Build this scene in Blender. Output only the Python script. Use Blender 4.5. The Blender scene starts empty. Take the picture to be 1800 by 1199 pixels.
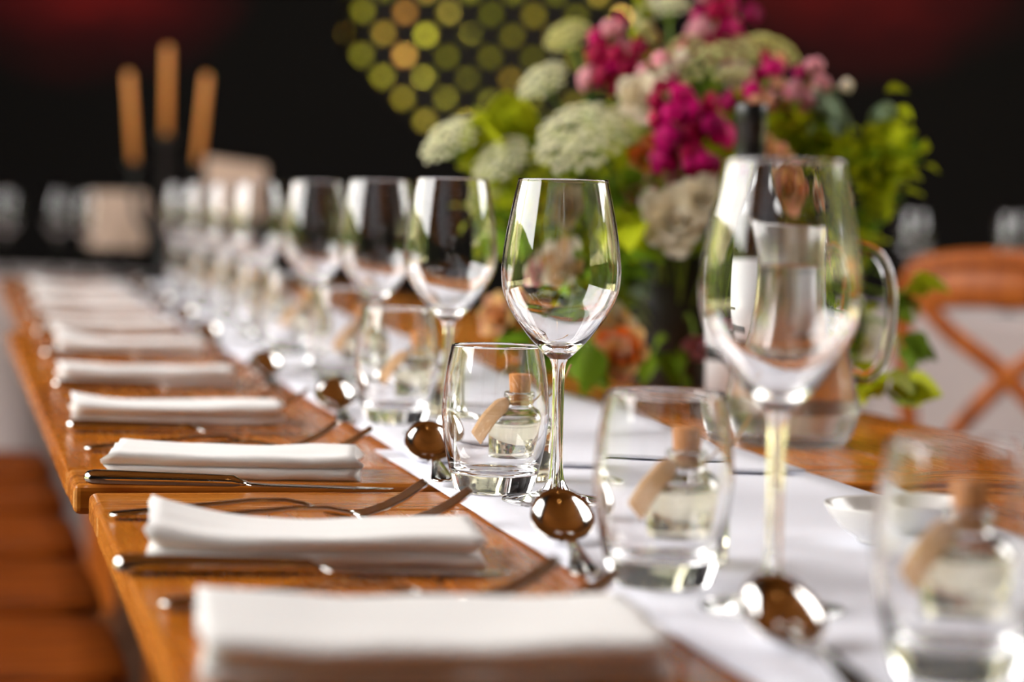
import bpy, bmesh, math, random
from mathutils import Vector, Matrix, Euler, noise

# ------------------------------------------------------------------ camera, sky, light, exposure
sc = bpy.context.scene
col = sc.collection
TOP = 0.76                                   # table top height
CAM_H = TOP + 0.208
F_PX, PITCH, ROLL = 4250.0, math.radians(3.253), math.radians(1.4)   # held a little off level

cam_d = bpy.data.cameras.new('camera')
cam_d.sensor_width = 36.0
cam_d.lens = F_PX * 36.0 / 1800.0            # 85 mm
cam_d.clip_start = 0.05
cam_d.dof.use_dof = True
cam_d.dof.focus_distance = 1.68
cam_d.dof.aperture_fstop = 3.7
cam = bpy.data.objects.new('camera', cam_d)
cam.location = (0, 0, CAM_H)
cam.rotation_euler = (Matrix.Rotation(math.pi/2 - PITCH, 3, 'X') @ Matrix.Rotation(ROLL, 3, 'Z')).to_euler()
col.objects.link(cam)
sc.camera = cam

sc.view_settings.view_transform = 'Standard'
sc.view_settings.look = 'None'
sc.view_settings.gamma = 1.0
sc.view_settings.use_curve_mapping = False
sc.view_settings.exposure = 0.15

world = bpy.data.worlds.new('sky')
sc.world = world
world.use_nodes = True
wn = world.node_tree.nodes
wn['Background'].inputs['Color'].default_value = (1.0, 0.975, 0.95, 1)
wn['Background'].inputs['Strength'].default_value = 9.0

cy = sc.cycles
cy.max_bounces = 20
cy.diffuse_bounces = 4
cy.glossy_bounces = 8
cy.transmission_bounces = 20
cy.transparent_max_bounces = 8
cy.caustics_reflective = True
cy.caustics_refractive = True
cy.blur_glossy = 0.3
cy.sample_clamp_indirect = 12.0
cy.use_denoising = True

def portal(name, loc, rot, sx, sz):
    l = bpy.data.lights.new(name, 'AREA')
    l.shape = 'RECTANGLE'; l.size = sx; l.size_y = sz
    l.cycles.is_portal = True
    o = bpy.data.objects.new(name, l)
    o.location = loc; o.rotation_euler = rot
    col.objects.link(o)

# room extents
XL, XR, YN, YB, ZC = -3.2, 3.6, -3.5, 8.2, 4.6
OPL = (-0.2, 4.7, 4.3)                       # opening in the wall at XL: y0, y1, top
OPR = (2.3, 5.0, 4.0)                         # opening in the wall at XR
portal('daylight_west', (XL - 0.05, (OPL[0]+OPL[1])/2, OPL[2]/2), (0, -math.pi/2, 0), OPL[2], OPL[1]-OPL[0])
portal('daylight_east', (XR + 0.05, (OPR[0]+OPR[1])/2, OPR[2]/2), (0, math.pi/2, 0), OPR[2], OPR[1]-OPR[0])

sun_d = bpy.data.lights.new('sun', 'SUN')
sun_d.energy = 45.0; sun_d.angle = 0.02; sun_d.color = (1.0, 0.86, 0.62)
sun = bpy.data.objects.new('sun', sun_d)
sun.rotation_euler = Vector((-0.28, 0.3, -0.91)).to_track_quat('-Z', 'Y').to_euler()
col.objects.link(sun)

rnd = random.Random(7)

# ------------------------------------------------------------------ helpers
A = math.radians(13.2)
U = Vector((-math.sin(A), math.cos(A), 0)); N = Vector((math.cos(A), math.sin(A), 0))

def P(u, n, h=0.0):
    v = U * u + N * n
    return Vector((v.x, v.y, TOP + h))

def at(px, py, d):
    """a point at world depth d in the direction of image position (px, py)"""
    f = Vector((0, math.cos(PITCH), -math.sin(PITCH))); up = Vector((0, math.sin(PITCH), math.cos(PITCH)))
    a, b = px - 900, py + 10 - 599.5
    r = f * F_PX + Vector((1, 0, 0)) * (a*math.cos(ROLL) + b*math.sin(ROLL)) - up * (b*math.cos(ROLL) - a*math.sin(ROLL))
    return Vector((0, 0, CAM_H)) + r * (d / r.y)

def mesh_obj(name, me, mat=None, parent=None, loc=None, rot=None, scale=None):
    o = bpy.data.objects.new(name, me)
    if mat is not None and not me.materials:
        me.materials.append(mat)
    col.objects.link(o)
    if parent: o.parent = parent
    if loc is not None: o.location = loc
    if rot is not None: o.rotation_euler = rot
    if scale is not None: o.scale = (scale,)*3 if isinstance(scale, (int, float)) else scale
    return o

def empty(name, loc, rz=0.0):
    o = bpy.data.objects.new(name, None)
    o.empty_display_size = 0.02
    o.location = loc; o.rotation_euler = (0, 0, rz)
    col.objects.link(o)
    return o

def tag(o, label, cat, group=None, kind=None):
    o['label'] = label; o['category'] = cat
    if group: o['group'] = group
    if kind: o['kind'] = kind
    return o

def struct(o):
    o['kind'] = 'structure'; return o

def to_mesh(bm, name, smooth=True, recalc=True):
    if recalc: bmesh.ops.recalc_face_normals(bm, faces=bm.faces)
    me = bpy.data.meshes.new(name)
    bm.to_mesh(me); bm.free()
    if smooth:
        me.polygons.foreach_set('use_smooth', [True]*len(me.polygons))
    return me

def copy_tree(o, parent=None):
    c = o.copy(); col.objects.link(c)
    if parent: c.parent = parent
    for ch in list(o.children): copy_tree(ch, c)
    return c

def bm_box(bm, x0, x1, y0, y1, z0, z1, bevel=0.0, seg=2):
    vs = [bm.verts.new(p) for p in ((x0,y0,z0),(x1,y0,z0),(x1,y1,z0),(x0,y1,z0),(x0,y0,z1),(x1,y0,z1),(x1,y1,z1),(x0,y1,z1))]
    fs = [bm.faces.new([vs[i] for i in q]) for q in ((0,3,2,1),(4,5,6,7),(0,1,5,4),(1,2,6,5),(2,3,7,6),(3,0,4,7))]
    if bevel > 0:
        es = list({e for f in fs for e in f.edges})
        bmesh.ops.bevel(bm, geom=es, offset=bevel, segments=seg, profile=0.5, affect='EDGES')

def box_mesh(name, x0, x1, y0, y1, z0, z1, bevel=0.0, seg=2):
    bm = bmesh.new(); bm_box(bm, x0, x1, y0, y1, z0, z1, bevel, seg)
    return to_mesh(bm, name, smooth=False)

def spline(pts, n):
    """Catmull-Rom through pts (tuples), n samples per span"""
    P_ = [Vector(p) for p in pts]
    out = []
    for i in range(len(P_) - 1):
        p0 = P_[max(i-1, 0)]; p1 = P_[i]; p2 = P_[i+1]; p3 = P_[min(i+2, len(P_)-1)]
        for k in range(n):
            t = k / n
            out.append(0.5*((2*p1) + (p2-p0)*t + (2*p0-5*p1+4*p2-p3)*t*t + (3*p1-p0-3*p2+p3)*t**3))
    out.append(P_[-1])
    return out

def lathe(name, prof, seg=64, smooth=True, recalc=True, close=False):
    """prof: list of (r, z); r == 0 becomes a pole"""
    bm = bmesh.new(); rings = []
    for r, z in prof:
        if r < 1e-6:
            rings.append([bm.verts.new((0, 0, z))])
        else:
            rings.append([bm.verts.new((r*math.cos(2*math.pi*i/seg), r*math.sin(2*math.pi*i/seg), z)) for i in range(seg)])
    pairs = list(zip(rings[:-1], rings[1:]))
    for a, b in pairs:
        for i in range(seg):
            j = (i+1) % seg
            if len(a) == 1 and len(b) == 1: continue
            if len(a) == 1: bm.faces.new((a[0], b[j], b[i]))
            elif len(b) == 1: bm.faces.new((a[i], a[j], b[0]))
            else: bm.faces.new((a[i], a[j], b[j], b[i]))
    return to_mesh(bm, name, smooth, recalc)

def bm_tube(bm, pts, rad, seg=10, flat=None, cap=True, upv=(0,0,1)):
    """tube along pts; rad: number or list (or (a,b) pairs for elliptic: a sideways, b along upv)"""
    pts = [Vector(p) for p in pts]; n = len(pts); rings = []
    upv = Vector(upv)
    for i, p in enumerate(pts):
        t = (pts[min(i+1, n-1)] - pts[max(i-1, 0)]).normalized()
        s = t.cross(upv)
        if s.length < 1e-4: s = t.cross(Vector((1, 0, 0)))
        s.normalize(); w = s.cross(t).normalized()
        r = rad[i] if isinstance(rad, (list, tuple)) else rad
        a, b = r if isinstance(r, (list, tuple)) else (r, r)
        rings.append([bm.verts.new(p + s*(a*math.cos(2*math.pi*k/seg)) + w*(b*math.sin(2*math.pi*k/seg))) for k in range(seg)])
    for a, b in zip(rings[:-1], rings[1:]):
        for k in range(seg):
            j = (k+1) % seg
            bm.faces.new((a[k], a[j], b[j], b[k]))
    if cap:
        bm.faces.new(list(reversed(rings[0]))); bm.faces.new(rings[-1])

def tube_mesh(name, pts, rad, seg=10, **kw):
    bm = bmesh.new(); bm_tube(bm, pts, rad, seg, **kw)
    return to_mesh(bm, name)

# ------------------------------------------------------------------ materials
def new_mat(name):
    m = bpy.data.materials.new(name); m.use_nodes = True
    return m, m.node_tree.nodes, m.node_tree.links, m.node_tree.nodes['Principled BSDF']

def simple(name, colr, rough=0.5, metal=0.0, spec=0.5, **kw):
    m, n, l, b = new_mat(name)
    b.inputs['Base Color'].default_value = (*colr, 1)
    b.inputs['Roughness'].default_value = rough
    b.inputs['Metallic'].default_value = metal
    b.inputs['Specular IOR Level'].default_value = spec
    for k, v in kw.items(): b.inputs[k.replace('_', ' ')].default_value = v
    return m

def ramp(n, stops):
    r = n.new('ShaderNodeValToRGB')
    e = r.color_ramp.elements
    while len(e) < len(stops): e.new(0.5)
    for el, (p, c) in zip(e, stops): el.position = p; el.color = (*c, 1)
    return r

def wood(name, dark, mid, light, axis='Y', rough=0.32, scale=1.0, coat=0.25, spec=0.3):
    m, n, l, b = new_mat(name)
    tc = n.new('ShaderNodeTexCoord'); mp = n.new('ShaderNodeMapping')
    oi = n.new('ShaderNodeObjectInfo')
    sv = {'X': (1.2, 16, 16), 'Y': (16, 1.2, 16), 'Z': (16, 16, 1.2)}[axis]
    mp.inputs['Scale'].default_value = tuple(s*scale for s in sv)
    add = n.new('ShaderNodeVectorMath'); add.operation = 'ADD'
    mul = n.new('ShaderNodeVectorMath'); mul.operation = 'SCALE'; mul.inputs['Scale'].default_value = 37.0
    l.new(oi.outputs['Random'], mul.inputs[0]); l.new(tc.outputs['Object'], mp.inputs['Vector'])
    l.new(mp.outputs['Vector'], add.inputs[0]); l.new(mul.outputs['Vector'], add.inputs[1])
    n1 = n.new('ShaderNodeTexNoise'); n1.inputs['Scale'].default_value = 1.6; n1.inputs['Detail'].default_value = 8; n1.inputs['Distortion'].default_value = 1.1
    n2 = n.new('ShaderNodeTexNoise'); n2.inputs['Scale'].default_value = 9; n2.inputs['Detail'].default_value = 4
    l.new(add.outputs['Vector'], n1.inputs['Vector']); l.new(add.outputs['Vector'], n2.inputs['Vector'])
    mx = n.new('ShaderNodeMix'); mx.data_type = 'FLOAT'; mx.inputs['Factor'].default_value = 0.3
    l.new(n1.outputs['Fac'], mx.inputs['A']); l.new(n2.outputs['Fac'], mx.inputs['B'])
    r = ramp(n, [(0.3, dark), (0.5, mid), (0.72, light)])
    l.new(mx.outputs['Result'], r.inputs['Fac']); l.new(r.outputs['Color'], b.inputs['Base Color'])
    rr = n.new('ShaderNodeMapRange'); rr.inputs['To Min'].default_value = rough-0.06; rr.inputs['To Max'].default_value = rough+0.1
    l.new(n2.outputs['Fac'], rr.inputs['Value']); l.new(rr.outputs['Result'], b.inputs['Roughness'])
    bp = n.new('ShaderNodeBump'); bp.inputs['Strength'].default_value = 0.04; bp.inputs['Distance'].default_value = 0.002
    l.new(n1.outputs['Fac'], bp.inputs['Height']); l.new(bp.outputs['Normal'], b.inputs['Normal'])
    b.inputs['Specular IOR Level'].default_value = spec; b.inputs['Coat Weight'].default_value = coat; b.inputs['Coat Roughness'].default_value = 0.18
    return m

def cloth(name, colr, weave=900, bump=0.15):
    m, n, l, b = new_mat(name)
    b.inputs['Base Color'].default_value = (*colr, 1); b.inputs['Roughness'].default_value = 0.85
    b.inputs['Sheen Weight'].default_value = 0.15; b.inputs['Specular IOR Level'].default_value = 0.2
    tc = n.new('ShaderNodeTexCoord'); ns = n.new('ShaderNodeTexNoise'); ns.inputs['Scale'].default_value = weave; ns.inputs['Detail'].default_value = 2
    l.new(tc.outputs['Object'], ns.inputs['Vector'])
    bp = n.new('ShaderNodeBump'); bp.inputs['Strength'].default_value = bump; bp.inputs['Distance'].default_value = 0.0006
    l.new(ns.outputs['Fac'], bp.inputs['Height']); l.new(bp.outputs['Normal'], b.inputs['Normal'])
    return m

def glass(name, colr=(1, 1, 1), ior=1.48, rough=0.0):
    m, n, l, b = new_mat(name)
    b.inputs['Base Color'].default_value = (*colr, 1); b.inputs['Roughness'].default_value = rough
    b.inputs['Transmission Weight'].default_value = 1.0; b.inputs['IOR'].default_value = ior
    return m

def leafy(name, colr, var=0.35, trans=0.35, rough=0.5, scale=40):
    m, n, l, b = new_mat(name)
    tc = n.new('ShaderNodeTexCoord'); oi = n.new('ShaderNodeObjectInfo')
    ns = n.new('ShaderNodeTexNoise'); ns.inputs['Scale'].default_value = scale; ns.inputs['Detail'].default_value = 3
    l.new(tc.outputs['Object'], ns.inputs['Vector'])
    ad = n.new('ShaderNodeMath'); ad.operation = 'ADD'
    l.new(ns.outputs['Fac'], ad.inputs[0]); l.new(oi.outputs['Random'], ad.inputs[1])
    hf = n.new('ShaderNodeMath'); hf.operation = 'MULTIPLY'; hf.inputs[1].default_value = 0.5
    l.new(ad.outputs[0], hf.inputs[0])
    lo = tuple(c*(1-var) for c in colr); hi = tuple(min(1, c*(1+var)) for c in colr)
    r = ramp(n, [(0.25, lo), (0.8, hi)])
    l.new(hf.outputs[0], r.inputs['Fac']); l.new(r.outputs['Color'], b.inputs['Base Color'])
    b.inputs['Roughness'].default_value = rough; b.inputs['Specular IOR Level'].default_value = 0.15
    tr = n.new('ShaderNodeBsdfTranslucent'); l.new(r.outputs['Color'], tr.inputs['Color'])
    ms = n.new('ShaderNodeMixShader'); ms.inputs['Fac'].default_value = trans
    out = n['Material Output']
    l.new(b.outputs['BSDF'], ms.inputs[1]); l.new(tr.outputs['BSDF'], ms.inputs[2]); l.new(ms.outputs['Shader'], out.inputs['Surface'])
    return m

M = {}
M['table_n'] = wood('varnished_table_wood', (0.27, 0.070, 0.006), (0.46, 0.135, 0.010), (0.58, 0.20, 0.020), 'Y', rough=0.24, coat=0.1)
M['table_x'] = wood('varnished_end_wood', (0.18, 0.048, 0.006), (0.46, 0.145, 0.016), (0.62, 0.23, 0.036), 'X', rough=0.24, coat=0.1)
M['chair'] = wood('chair_wood', (0.14, 0.03, 0.004), (0.42, 0.10, 0.010), (0.58, 0.17, 0.02), 'Z', rough=0.4, scale=2, coat=0.05)
M['seat'] = wood('seat_wood', (0.06, 0.012, 0.002), (0.26, 0.055, 0.005), (0.46, 0.12, 0.012), 'X', rough=0.5, scale=1.5, coat=0.0, spec=0.12)
M['floor'] = wood('floor_boards', (0.03, 0.012, 0.005), (0.07, 0.028, 0.012), (0.11, 0.045, 0.02), 'Y', rough=0.45)
M['ceiling'] = wood('ceiling_boards', (0.10, 0.030, 0.007), (0.28, 0.09, 0.02), (0.42, 0.15, 0.035), 'Y', rough=0.6, coat=0.0)
M['dark_wood'] = wood('dark_wall_wood', (0.006, 0.005, 0.004), (0.012, 0.009, 0.008), (0.02, 0.014, 0.011), 'Z', rough=0.7, coat=0.0)
M['linen'] = cloth('napkin_linen', (0.82, 0.81, 0.80))
M['runner'] = cloth('runner_cotton', (0.72, 0.73, 0.81), 700)
M['table_cloth'] = cloth('tablecloth_cotton', (0.45, 0.38, 0.37), 300)  # white cotton, with warm light tinted into its colour
M['glass'] = glass('clear_glass')
M['steel'] = simple('polished_steel', (0.72, 0.70, 0.67), 0.1, 1.0)
M['cork'] = leafy('cork', (0.50, 0.22, 0.08), 0.45, 0.0, 0.9, 400)
M['kraft'] = simple('kraft_paper', (0.50, 0.30, 0.15), 0.85)
M['oil'] = glass('pale_oil', (0.93, 0.88, 0.66), 1.44)
M['misted'] = glass('misted_glass', (0.97, 0.97, 0.97), 1.48, 0.16)
M['water'] = glass('water', (0.98, 0.99, 0.99), 1.33, 0.12)
M['string'] = simple('jute_string', (0.5, 0.3, 0.13), 0.9)
M['dark_glass'] = simple('dark_bottle_glass', (0.012, 0.009, 0.006), 0.04, spec=0.6)
M['capsule'] = simple('black_capsule', (0.012, 0.012, 0.012), 0.3)
M['label'] = simple('white_paper_label', (0.78, 0.78, 0.80), 0.6)
M['ink'] = simple('black_ink', (0.01, 0.01, 0.01), 0.6)
M['china'] = simple('white_china', (0.82, 0.80, 0.77), 0.15)
M['iron'] = simple('black_iron', (0.008, 0.008, 0.008), 0.45, 0.2)
M['candle'] = simple('orange_wax', (0.80, 0.32, 0.08), 0.5, Subsurface_Weight=0.2)
M['card'] = simple('cream_card', (0.52, 0.38, 0.30), 0.7)
M['brushed'] = simple('brushed_metal', (0.55, 0.45, 0.38), 0.35, 1.0)
M['moss'] = simple('dark_vase', (0.02, 0.018, 0.015), 0.5)

# back wall: near-black with two soft-edged dark-red patches broken up by noise
m, n, l, b = new_mat('red_black_wall')
tc = n.new('ShaderNodeTexCoord'); mp = n.new('ShaderNodeMapping'); mp.inputs['Scale'].default_value = (1.1, 1.1, 2.6)
ns = n.new('ShaderNodeTexNoise'); ns.inputs['Scale'].default_value = 2.2; ns.inputs['Detail'].default_value = 4
l.new(tc.outputs['Object'], mp.inputs['Vector']); l.new(mp.outputs['Vector'], ns.inputs['Vector'])
acc = None
for cx_, cz_, rx_ in ((-1.45, 1.66, 0.62), (1.16, 1.78, 0.72)):
    m2 = n.new('ShaderNodeMapping'); m2.inputs['Location'].default_value = (-cx_/rx_, 0, -cz_/(rx_*0.62)); m2.inputs['Scale'].default_value = (1/rx_, 0, 1/(rx_*0.62))
    ln = n.new('ShaderNodeVectorMath'); ln.operation = 'LENGTH'
    mr = n.new('ShaderNodeMapRange'); mr.inputs['From Min'].default_value = 1.0; mr.inputs['From Max'].default_value = 0.0
    l.new(tc.outputs['Object'], m2.inputs['Vector']); l.new(m2.outputs['Vector'], ln.inputs[0]); l.new(ln.outputs['Value'], mr.inputs['Value'])
    if acc is None: acc = mr.outputs['Result']
    else:
        mxx = n.new('ShaderNodeMath'); mxx.operation = 'MAXIMUM'; l.new(acc, mxx.inputs[0]); l.new(mr.outputs['Result'], mxx.inputs[1]); acc = mxx.outputs[0]
pr = n.new('ShaderNodeMath'); pr.operation = 'MULTIPLY'; l.new(acc, pr.inputs[0]); l.new(ns.outputs['Fac'], pr.inputs[1])
r = ramp(n, [(0.05, (0.007, 0.006, 0.0055)), (0.22, (0.05, 0.006, 0.007)), (0.5, (0.17, 0.010, 0.010))])
l.new(pr.outputs[0], r.inputs['Fac']); l.new(r.outputs['Color'], b.inputs['Base Color'])
b.inputs['Roughness'].default_value = 0.8; b.inputs['Specular IOR Level'].default_value = 0.1
M['back_wall'] = m

m, n, l, b = new_mat('outside_ground')
tc = n.new('ShaderNodeTexCoord'); ns = n.new('ShaderNodeTexNoise'); ns.inputs['Scale'].default_value = 0.8; ns.inputs['Detail'].default_value = 6
r = ramp(n, [(0.35, (0.12, 0.15, 0.05)), (0.65, (0.32, 0.30, 0.20))])
l.new(tc.outputs['Object'], ns.inputs['Vector']); l.new(ns.outputs['Fac'], r.inputs['Fac']); l.new(r.outputs['Color'], b.inputs['Base Color'])
b.inputs['Roughness'].default_value = 0.95
M['lawn'] = m

M['leaf_lime'] = leafy('lime_leaf', (0.50, 0.56, 0.015), 0.35)
M['leaf_mid'] = leafy('mid_green_leaf', (0.20, 0.34, 0.02), 0.45)
M['leaf_dark'] = leafy('dark_green_leaf', (0.03, 0.09, 0.015), 0.5, 0.2)
M['leaf_grey'] = leafy('grey_green_leaf', (0.28, 0.38, 0.25), 0.3)
M['floret'] = leafy('white_green_floret', (0.97, 0.94, 0.70), 0.08, 0.35)
M['floret_green'] = leafy('pale_green_floret', (0.86, 0.84, 0.40), 0.15, 0.35)
M['stem'] = leafy('flower_stem', (0.22, 0.34, 0.05), 0.3, 0.1)
M['magenta'] = leafy('magenta_petal', (0.62, 0.002, 0.17), 0.4, 0.3)
M['crimson'] = leafy('crimson_petal', (0.42, 0.002, 0.06), 0.4, 0.3)
M['pink'] = leafy('pink_petal', (0.80, 0.36, 0.42), 0.25, 0.3)
M['cream'] = leafy('cream_petal', (0.96, 0.88, 0.72), 0.06, 0.35)
M['peach'] = leafy('peach_petal', (0.88, 0.45, 0.26), 0.25, 0.3)
M['apricot'] = leafy('apricot_petal', (0.90, 0.55, 0.22), 0.25, 0.3)
M['orange'] = leafy('orange_petal', (0.85, 0.18, 0.02), 0.3, 0.3)
M['garden'] = leafy('sky_block_green', (0.09, 0.13, 0.03), 0.5, 0.0, 0.9, 3.0)  # for the unseen hedges added to block low sky
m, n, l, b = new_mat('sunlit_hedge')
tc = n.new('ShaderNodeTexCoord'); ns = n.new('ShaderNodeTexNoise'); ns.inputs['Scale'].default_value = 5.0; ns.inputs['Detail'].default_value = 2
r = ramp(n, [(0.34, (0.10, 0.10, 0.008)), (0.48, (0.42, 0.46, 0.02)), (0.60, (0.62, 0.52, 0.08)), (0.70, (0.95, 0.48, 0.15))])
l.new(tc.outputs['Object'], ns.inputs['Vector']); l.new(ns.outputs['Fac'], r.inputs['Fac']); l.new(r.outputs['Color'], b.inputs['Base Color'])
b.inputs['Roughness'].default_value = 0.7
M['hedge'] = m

# ------------------------------------------------------------------ the setting
def board_floor(name, zt, th, mat, x0, x1, y0, y1, w, gap):
    base = struct(mesh_obj(name, box_mesh(name, x0, x1, y0, y1, zt-th-0.03, zt-th+0.002), M['dark_wood']))
    me = box_mesh(name + '_board', 0, w-gap, 0, y1-y0, 0, th, 0.003, 1)
    k = 0; x = x0
    while x < x1 - 1e-6:
        o = mesh_obj('board', me, mat, base, (x, y0, zt-th)); x += w
    return base

floor = board_floor('floor', 0.0, 0.02, M['floor'], XL, XR, YN, YB, 0.17, 0.006)
ceil = struct(mesh_obj('ceiling', box_mesh('ceiling', XL-0.1, XR+0.1, YN, YB, ZC+0.02, ZC+0.14), M['dark_wood']))
me = box_mesh('ceiling_board', 0, 0.19, 0, YB-YN, 0, 0.02, 0.004, 1)
x = XL
while x < XR:
    mesh_obj('board', me, M['ceiling'], ceil, (x, YN, ZC)); x += 0.2
me = box_mesh('ceiling_beam', XL, XR, -0.09, 0.09, -0.22, 0.0, 0.01, 1)
for y in (-2.2, 0.2, 2.6, 5.0, 7.2):
    mesh_obj('beam', me, M['ceiling'], ceil, (0, y, ZC))

def wall_pieces(name, boxes, mat):
    bm = bmesh.new()
    for bx in boxes: bm_box(bm, *bx)
    return struct(mesh_obj(name, to_mesh(bm, name, smooth=False), mat))

t = 0.14
wall_pieces('wall_left', [(XL-t, XL, YN, OPL[0], -0.05, ZC), (XL-t, XL, OPL[1], YB, -0.05, ZC), (XL-t, XL, OPL[0], OPL[1], OPL[2], ZC)], M['dark_wood'])
wall_pieces('wall_right', [(XR, XR+t, YN, OPR[0], -0.05, ZC), (XR, XR+t, OPR[1], YB, -0.05, ZC), (XR, XR+t, OPR[0], OPR[1], OPR[2], ZC)], M['dark_wood'])
wall_pieces('wall_near', [(XL-t, XR+t, YN-t, YN, -0.05, ZC)], M['dark_wood'])
# posts dividing the openings
struct(mesh_obj('trim_1', box_mesh('door_post', -0.06, 0.06, -0.06, 0.06, 0, OPL[2]-0.002, 0.006), M['ceiling'], None, (XL-0.07, 2.45, 0)))
struct(mesh_obj('trim_2', box_mesh('door_post_b', -0.06, 0.06, -0.06, 0.06, 0, OPR[2]-0.002, 0.006), M['ceiling'], None, (XR+0.07, 3.65, 0)))

# back wall with a trellised window opening
WX0, WX1, WZ0, WZ1 = -0.60, 0.36, 1.17, 2.5
bm = bmesh.new()
bm_box(bm, XL-t, WX0, YB, YB+0.1, -0.05, ZC); bm_box(bm, WX1, XR+t, YB, YB+0.1, -0.05, ZC)
bm_box(bm, WX0, WX1, YB, YB+0.1, -0.05, WZ0); bm_box(bm, WX0, WX1, YB, YB+0.1, WZ1, ZC)
tri = [(WX0, WZ0), (WX0+0.30, WZ0), (WX0, WZ0+0.30)]
va = [bm.verts.new((x, YB, z)) for x, z in tri]; vb = [bm.verts.new((x, YB+0.1, z)) for x, z in tri]
bm.faces.new(va); bm.faces.new(list(reversed(vb)))
for i in range(3):
    j = (i+1) % 3; bm.faces.new((va[i], vb[i], vb[j], va[j]))
wall_b = struct(mesh_obj('wall_back', to_mesh(bm, 'wall_back', smooth=False), M['back_wall']))

# trellis: two layers of diagonal slats
tr = empty('garden_trellis', (0, YB+0.13, WZ0))
tag(tr, 'dark diamond trellis panel across the opening in the far wall', 'trellis')
pitch = 0.104; sw = 0.075
cx, cz = (WX0+WX1)/2, (WZ1-WZ0)/2
sl_me = box_mesh('slat', -0.95, 0.95, -0.006, 0.006, -sw/2, sw/2, 0.002, 1)
for s in (-1, 1):
    for k in range(-8, 9):
        d = k*pitch
        # centre of slat offset perpendicular to its direction
        ox, oz = (math.sin(math.pi/4)*d*-s, math.cos(math.pi/4)*d)
        mesh_obj('slat', sl_me, M['dark_wood'], tr, (cx+ox+0.02, 0.012*s+0.012, cz+oz), (0, -s*math.pi/4, 0))

# outside: ground and a sunlit hedge
struct(mesh_obj('ground_outside', box_mesh('ground_outside', -40, 40, -40, 40, -0.2, -0.08), M['lawn']))
bm = bmesh.new()
for i in range(5200):
    x = rnd.uniform(-1.6, 1.4); z = rnd.uniform(0.0, 3.4)
    y = 0.25*noise.noise(Vector((x*1.7, z*1.7, 3))) + rnd.uniform(-0.15, 0.15)
    s = rnd.uniform(0.03, 0.06)
    rm = Euler((rnd.uniform(-1, 1), rnd.uniform(-1, 1), rnd.uniform(0, 6.3))).to_matrix()
    c = Vector((x, y, z))
    q = [c + rm @ Vector(p) for p in ((-s, 0, 0), (0, -s*0.35, s*0.55), (s, 0, 0), (0, s*0.35, s*0.5))]
    bm.faces.new([bm.verts.new(p) for p in q])
hd = empty('hedge', (0, YB+2.4, -0.08))
tag(hd, 'sunlit yellow green hedge seen through the trellis', 'hedge')
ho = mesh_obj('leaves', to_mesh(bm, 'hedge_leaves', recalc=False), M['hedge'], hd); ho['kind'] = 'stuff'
bm = bmesh.new()
gx, gz = 30, 34
gv = [[bm.verts.new((-1.7+3.2*i/gx, 0.25*noise.noise(Vector(((-1.7+3.2*i/gx)*1.7, 3.5*j/gz*1.7, 3)))+0.12, 3.5*j/gz)) for i in range(gx+1)] for j in range(gz+1)]
for j in range(gz):
    for i in range(gx): bm.faces.new((gv[j][i], gv[j][i+1], gv[j+1][i+1], gv[j+1][i]))
ex = bmesh.ops.extrude_face_region(bm, geom=list(bm.faces))
for v in ex['geom']:
    if isinstance(v, bmesh.types.BMVert): v.co.y += 0.6
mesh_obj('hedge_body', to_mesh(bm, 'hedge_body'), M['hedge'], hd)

# unseen hedges added outside both openings to block the low sky
def sky_block_hedge(name, x0, x1, y0, y1, h):
    bm = bmesh.new(); bm_box(bm, x0, x1, y0, y1, -0.1, h)
    bmesh.ops.subdivide_edges(bm, edges=list(bm.edges), cuts=14, use_grid_fill=True)
    for v in bm.verts:
        if v.co.z > 0.1: v.co += Vector((1, 1, 1))*0.18*noise.noise(v.co*1.9)
    return struct(mesh_obj(name, to_mesh(bm, name), M['garden']))
sky_block_hedge('sky_block_hedge_west', -9.2, -7.6, -9, 16, 2.7)
sky_block_hedge('sky_block_hedge_east', 8.0, 9.6, -9, 16, 2.9)

# ------------------------------------------------------------------ tables
EDGE_N, TAB_W = 0.098, 0.85
def make_table(u0, u1, dn, label, nplanks=5, th=0.022, dh=0.0):
    o = empty('dining_table', P(0, 0) - Vector((0, 0, TOP)), A)
    tag(o, label, 'table', 'wooden tables pushed end to end')
    n0, n1 = EDGE_N+dn, EDGE_N+dn+TAB_W
    zt = TOP + dh
    bb = 0.105
    for (a, b_) in ((u0, u0+bb), (u1-bb, u1)):
        mesh_obj('end_board', box_mesh('end_board', n0, n1, a, b_-0.002, zt-th, zt, 0.005, 3), M['table_x'], o)
    w = TAB_W/nplanks
    me = box_mesh('plank', 0, w-0.0016, u0+bb, u1-bb-0.002, -th, 0, 0.0025, 2)
    for i in range(nplanks):
        mesh_obj('plank', me, M['table_n'], o, (n0+i*w, 0, zt))
    for nn in (n0+0.07, n1-0.095):
        mesh_obj('apron', box_mesh('apron', nn, nn+0.025, u0+0.12, u1-0.12, zt-th-0.09, zt-th), M['table_n'], o)
    lg = box_mesh('leg', -0.035, 0.035, -0.035, 0.035, 0, zt-th, 0.004)
    for nn in (n0+0.24, n1-0.24):
        for uu in (u0+0.18, u1-0.18):
            mesh_obj('leg', lg, M['chair'], o, (nn, uu, 0))
    return o
U1 = 1.700
make_table(-0.15, U1, 0.0, 'orange varnished wooden table at the near end, first of the joined row')
make_table(U1+0.044, 3.70, -0.008, 'orange varnished wooden table carrying the flower arrangement, second of the joined row')
make_table(3.735, 5.85, 0.02, 'orange varnished wooden table carrying the black candelabra, last of the joined row')

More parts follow.
